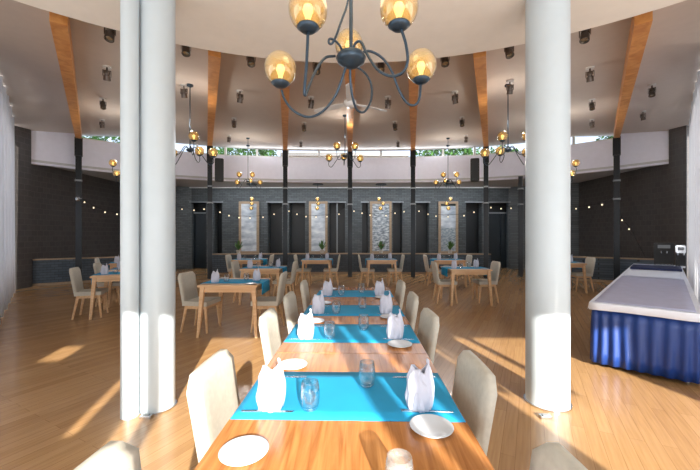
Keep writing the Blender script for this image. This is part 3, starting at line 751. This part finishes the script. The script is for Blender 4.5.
for px, py, Y, w in chand:
    p = D(px, py, Y); o = inst('small', make_small, p, random.uniform(-.15, .15), 'iron chandelier with amber globes, %s' % w, 'iron chandeliers around the room')
    light('chandelier_glow', 'POINT', (p.x, p.y, p.z+.45), (11 if Y < 8 else 28) if Y > 7 else 14, (1, .91, .80), shadow_soft_size=.05)
    # rod extension to the ceiling with its canopy, part of this chandelier
    zt = zc(p.x, p.y); L = zt-p.z
    obj('drop_rod', tube(NB(), [(0, 0, .99), (0, 0, L-.01)], .009, 8), M['iron'], o)
    obj('canopy', lathe(NB(), [(0, L), (.055, L), (.055, L-.03), (.015, L-.05), (0, L-.05)], n=20), M['iron'], o, smooth='all')
# globe pendants under the recess ceiling in front of the pictures
def make_pend():
    t = thing('pendant_lamp', '', 'lamp')
    obj('canopy', lathe(NB(), [(0, 0), (.22, 0), (.22, -.03), (0, -.03)], n=28), M['iron'], t, smooth=True)
    for x, y, z in ((-.1, 0, -.62), (.12, .02, -.78), (0, .03, -.98)):
        obj('cable', tube(NB(), [(x, y, -.02), (x, y, z+.09)], .004, 6), M['iron'], t)
        globe(t, (x, y, z), .085)
    return t
for px, w in ((252, 'leftmost picture'), (318, 'picture left of the middle post'), (381, 'picture right of the middle post'), (449, 'rightmost picture')):
    Y = 13.9; inst('pend', make_pend, ((px-350)/F*Y, Y, 3.555), random.uniform(0, 2), 'cluster of three amber glass pendants before the %s' % w, 'amber pendant clusters at the back')

# ------------------------------------------------------------------ ceiling spotlights, fan, speakers
def ceil_hit(px, py, dz=0):
    Y = 6.0
    for _ in range(60):
        X = (px-350)/F*Y; Y = (zc(X, Y)-dz-H)*F/(235-py)
    return Vector(((px-350)/F*Y, Y, zc((px-350)/F*Y, Y)))
def make_spot():
    t = thing('spotlight', '', 'spotlight')
    obj('mounting_plate', lathe(NB(), [(0, 0), (.06, 0), (.06, -.02), (0, -.02)], n=20), M['white'], t, smooth=True)
    bm = NB(); tube(bm, [(0, 0, -.02), (0, 0, -.07)], .012, 8); box(bm, (-.053, 0, -.11), (.006, .03, .09)); box(bm, (.053, 0, -.11), (.006, .03, .09)); box(bm, (0, 0, -.07), (.112, .03, .006)); obj('yoke', bm, M['spot'], t)
    q = Vector((0, .35, 1)).to_track_quat('Z', 'Y')
    obj('can', lathe(NB(), [(0, .08), (.036, .08), (.044, .066), (.044, .03), (.034, .025), (.034, .01), (.046, .0), (.05, -.07), (.042, -.07), (.036, -.04), (0, -.04)], (0, 0, -.15), 24, q), M['spot'], t, smooth=True)
    obj('lens', lathe(NB(), [(0, -.045), (.037, -.045), (.037, -.055), (0, -.06)], (0, 0, -.15), 20, q), M['lens'], t, smooth=True)
    return t
bays = [('in the far left bay beside the left column', [(110, 34), (107, 76), (103, 106), (102, 126)]), ('between the left column and the second beam', [(186, 49), (184, 94)]),
        ('between the second and third beams', [(251, 60), (240, 99), (234, 125), (229, 141)]), ('left of the middle beam', [(317, 68), (311, 105), (304, 129), (301, 146)]),
        ('right of the middle beam', [(381, 66), (388, 105), (395, 128), (398, 146)]), ('between the fifth and sixth beams', [(445, 60), (455, 100), (462, 124), (466, 141)]),
        ('between the sixth beam and the right column', [(509, 51), (510, 90)]), ('just right of the right column', [(585, 35), (590, 77), (592, 107), (592, 126)]), ('right of the rightmost beam', [(652, 93), (643, 118)])]
od = ['nearest', 'second nearest', 'third nearest', 'farthest']
for bn, L in bays:
    for i, (px, py) in enumerate(L):
        p = ceil_hit(px, py-2, .12); k = 'farthest' if i == len(L)-1 else od[i]
        inst('spot', make_spot, p, math.atan2(-p.x, p.y)+random.uniform(-.5, .5)+(PI if i % 2 else 0), 'spotlight %s, the %s one' % (bn, k), 'ceiling spotlights')
p = ceil_hit(350, 82, 0)
t = thing('ceiling_fan', 'white ceiling fan seen behind the large chandelier', 'ceiling fan', (p.x, p.y, p.z), .5)
obj('downrod', tube(NB(), [(0, 0, 0), (0, 0, -.3)], .014, 10), M['white'], t)
obj('motor', lathe(NB(), [(0, -.28), (.05, -.28), (.1, -.31), (.11, -.36), (.07, -.41), (0, -.42)], n=28), M['white'], t, smooth='all')
for k in range(3):
    a = 2*PI*k/3; bm = NB()
    prism(bm, [(.1, -.03), (.25, -.06), (.7, -.05), (.74, 0), (.7, .05), (.25, .06), (.1, .03)], -.005, .005)
    bmesh.ops.transform(bm, matrix=Matrix.Translation((0, 0, -.35)) @ Matrix.Rotation(a, 4, 'Z') @ Matrix.Rotation(.2, 4, 'X'), verts=bm.verts); obj('blade', bm, M['white'], t)
for px, Y, w in ((217, 11.6, 'left'), (477, 11.6, 'right')):
    p = D(px, 169, Y); p.y += .2; t = thing('loudspeaker', 'tall black loudspeaker hung by the %s dark post under the white band' % w, 'speaker', p, -math.atan2(p.x, p.y)+0)
    obj('cabinet', box(NB(), (0, 0, 0), (.29, .28, .78)), M['black'], t, bevel=.02)
    obj('grille', box(NB(), (0, -.145, 0), (.24, .012, .7)), M['recess'], t, bevel=.005)
    bm = NB(); tube(bm, [(0, .14, .1), (0, .98, .1)], .02, 8); obj('bracket', bm, M['post'], t)

# ------------------------------------------------------------------ festoon lights
def festoon(pts, label):
    P = [D(*p) for p in pts]; base = P[0].copy(); t = thing('string_lights', label, 'string lights', base)
    obj('cable', tube(NB(), catmull([p-base+Vector((0, 0, .06)) for p in P], 5), .006, 6), M['black'], t)
    for p in P[1:-1]:
        q = p-base
        s = obj('socket', lathe(NB(), [(0, .06), (.014, .06), (.016, .02), (0, .02)], q, 10), M['black'], t)
        obj('bulb', lathe(NB(), [(0, .02), (.012, .015), (.022, -.01), (.017, -.026), (0, -.031)], q, 14), M['bulbs'], s, smooth='all')
festoon([(77, 197, 10.0), (84.5, 202, 10.2), (93.6, 207.5, 10.5), (105, 212, 10.9), (117, 214, 11.2), (128, 212, 11.4)], 'string of small warm bulbs across the dark left wall')
festoon([(172, 206, 11.6), (182, 209, 11.5), (194, 210, 11.4), (204, 209, 11.3), (211, 205, 11.2)], 'string of small bulbs before the left dark doors')
festoon([(212, 206, 11.3), (220, 212, 11.4), (229, 215.5, 11.5), (239, 217.5, 11.6), (250, 218, 11.6), (263, 217, 11.7), (274, 214, 11.7), (284, 207, 11.7)], 'string of small bulbs before the leftmost picture')
festoon([(285.5, 207, 11.72), (289, 211, 11.8), (297, 214, 11.8), (306, 216.5, 11.8), (316, 217, 11.8), (327, 216.5, 11.8), (339, 214, 11.8), (348, 207, 11.8)], 'string of small bulbs left of the middle post')
festoon([(351, 207, 11.8), (354, 211, 11.8), (362, 213, 11.8), (370, 215, 11.8), (386, 215.5, 11.8), (395, 213, 11.8), (404, 211.5, 11.8), (412, 207, 11.72)], 'string of small bulbs right of the middle post')
festoon([(414, 207, 11.7), (419, 211, 11.7), (428, 214, 11.7), (436, 216, 11.6), (448, 216.5, 11.5), (464, 215.5, 11.4), (474, 212, 11.3), (485, 206, 11.3)], 'string of small bulbs before the rightmost picture')
festoon([(486, 206, 11.3), (491, 207.5, 11.3), (501, 208.5, 11.3), (511, 208, 11.4), (520, 206, 11.5)], 'string of small bulbs before the right dark doors')
festoon([(572, 173, 11.34), (570, 205, 11.0), (576, 208.5, 10.8), (589, 207, 10.5), (602, 204.5, 10.2), (615, 198, 10.12)], 'string of small bulbs right of the right column')
festoon([(617, 198, 10.12), (622, 220, 10.15), (629, 229, 10.2), (645, 258.5, 10.35)], 'short string with two bulbs by the rightmost post')
p = D(77.5, 199, 9.95); t = thing('wall_lamp', 'small round lamp on the leftmost dark post', 'lamp', p)
obj('shade', lathe(NB(), [(0, .07), (.05, .06), (.075, .0), (.05, -.06), (0, -.07)], n=20), M['chrome'], t, smooth='all'); obj('bracket', tube(NB(), [(0, .06, 0), (0, .2, 0)], .014), M['post'], t)

# ------------------------------------------------------------------ potted plants on the low wall cap
def make_plant(pink):
    t = thing('potted_plant', '', 'plant')
    obj('pot', lathe(NB(), [(0, 0), (.06, 0), (.085, .13), (.075, .13), (.055, .02), (0, .02)], n=20), M['pot'], t, smooth=True)
    rnd = random.Random(5); bm = NB()
    for k in range(34):
        a = rnd.uniform(0, 2*PI); l = rnd.uniform(.18, .42); u = rnd.uniform(.15, .9); w = .035
        d = Vector((math.cos(a)*u, math.sin(a)*u, 1)).normalized(); s = d.cross(Vector((0, 0, 1))).normalized()*w
        b = Vector((0, 0, .12)); m = b+d*l*.6; e = b+d*l+Vector((0, 0, -.03*u))
        th = Vector((0, 0, .002)); vs_ = [bm.verts.new(q) for q in (b, m-s, e, m+s)]; bm.faces.new(vs_)
    obj('foliage', bm, M['leaf'], t)
    if pink: 
        bm = NB()
        for k in range(7): bmesh.ops.create_icosphere(bm, subdivisions=1, radius=.022, matrix=Matrix.Translation((rnd.uniform(-.1, .1), rnd.uniform(-.08, .08), rnd.uniform(.25, .4))))
        obj('blossom', bm, M['pink'], t)
    return t
for px, w, pk in ((240, 'below the leftmost picture', 0), (322, 'below the picture left of the middle post', 0), (381, 'below the picture right of the middle post', 1), (449, 'below the rightmost picture', 0)):
    Y = 12.9 + .03; x = (px-350)/F*Y; Yc = 12.94-.0115*x*x
    if pk: o = make_plant(True); o.location = (x, Yc, .775); o['label'] = 'pink flowering plant on the low wall, '+w
    else: o = inst('plant', lambda: make_plant(False), (x, Yc, .775), random.uniform(0, 6), 'leafy green plant on the low wall, '+w)
# plant on the table right of the right column
o = dup(PROTO['plant'], (5.42, 9.2, .7545), 1.0, 'leafy plant in a pot on the oak table right of the right column')

# ------------------------------------------------------------------ outside, seen through the clerestory
def make_tree(h, r, seed):
    t = thing('tree', '', 'tree'); rnd = random.Random(seed)
    obj('trunk', cone(NB(), (0, 0, 0), (0, 0, h*.7), .3, .14, 12), M['bark'], t)
    bm = NB()
    for k in range(2600):
        v = Vector((rnd.gauss(0, 1), rnd.gauss(0, 1), rnd.gauss(0, 1))).normalized()*r*rnd.uniform(.55, 1)
        v.z = v.z*.8+h; a = Vector((rnd.uniform(-1, 1), rnd.uniform(-1, 1), rnd.uniform(-1, 1))).normalized()*.16; b = a.cross(Vector((0, 0, 1))+a*.3).normalized()*.1
        bm.faces.new([bm.verts.new(v+q) for q in (a, b, -a, -b)])
    obj('crown', bm, M['leaf'], t); return t
for i, (x, y, w) in enumerate([(-15, 22, 'outside the leftmost clerestory window'), (-8, 26, 'outside the clerestory left of the second beam'), (7.5, 26, 'outside the clerestory at the fifth beam'), (13, 30, 'outside the clerestory near the right column'), (17.5, 20, 'outside the rightmost clerestory window')]):
    inst('tree', lambda: make_tree(7.2, 2.6, 3), (x, y, 0), i*1.3, 'green leafy tree '+w, 'trees outside the clerestory')
t = thing('building', 'pale pink building glimpsed through the middle clerestory windows', 'building', (-.5, 34, 0))
obj('walls', box(NB(), (0, 0, 4.3), (11, 6, 8.6)), M['build'], t); bm = NB(); prism(bm, [(-5.8, -3.3), (5.8, -3.3), (5.8, 3.3), (-5.8, 3.3)], 8.6, 8.9); obj('roof', bm, M['darktile'], t)
bm = box(NB(), (0, 40, -.2), (120, 60, .1)); struct(obj('floor_outside', bm, M['leaf']))
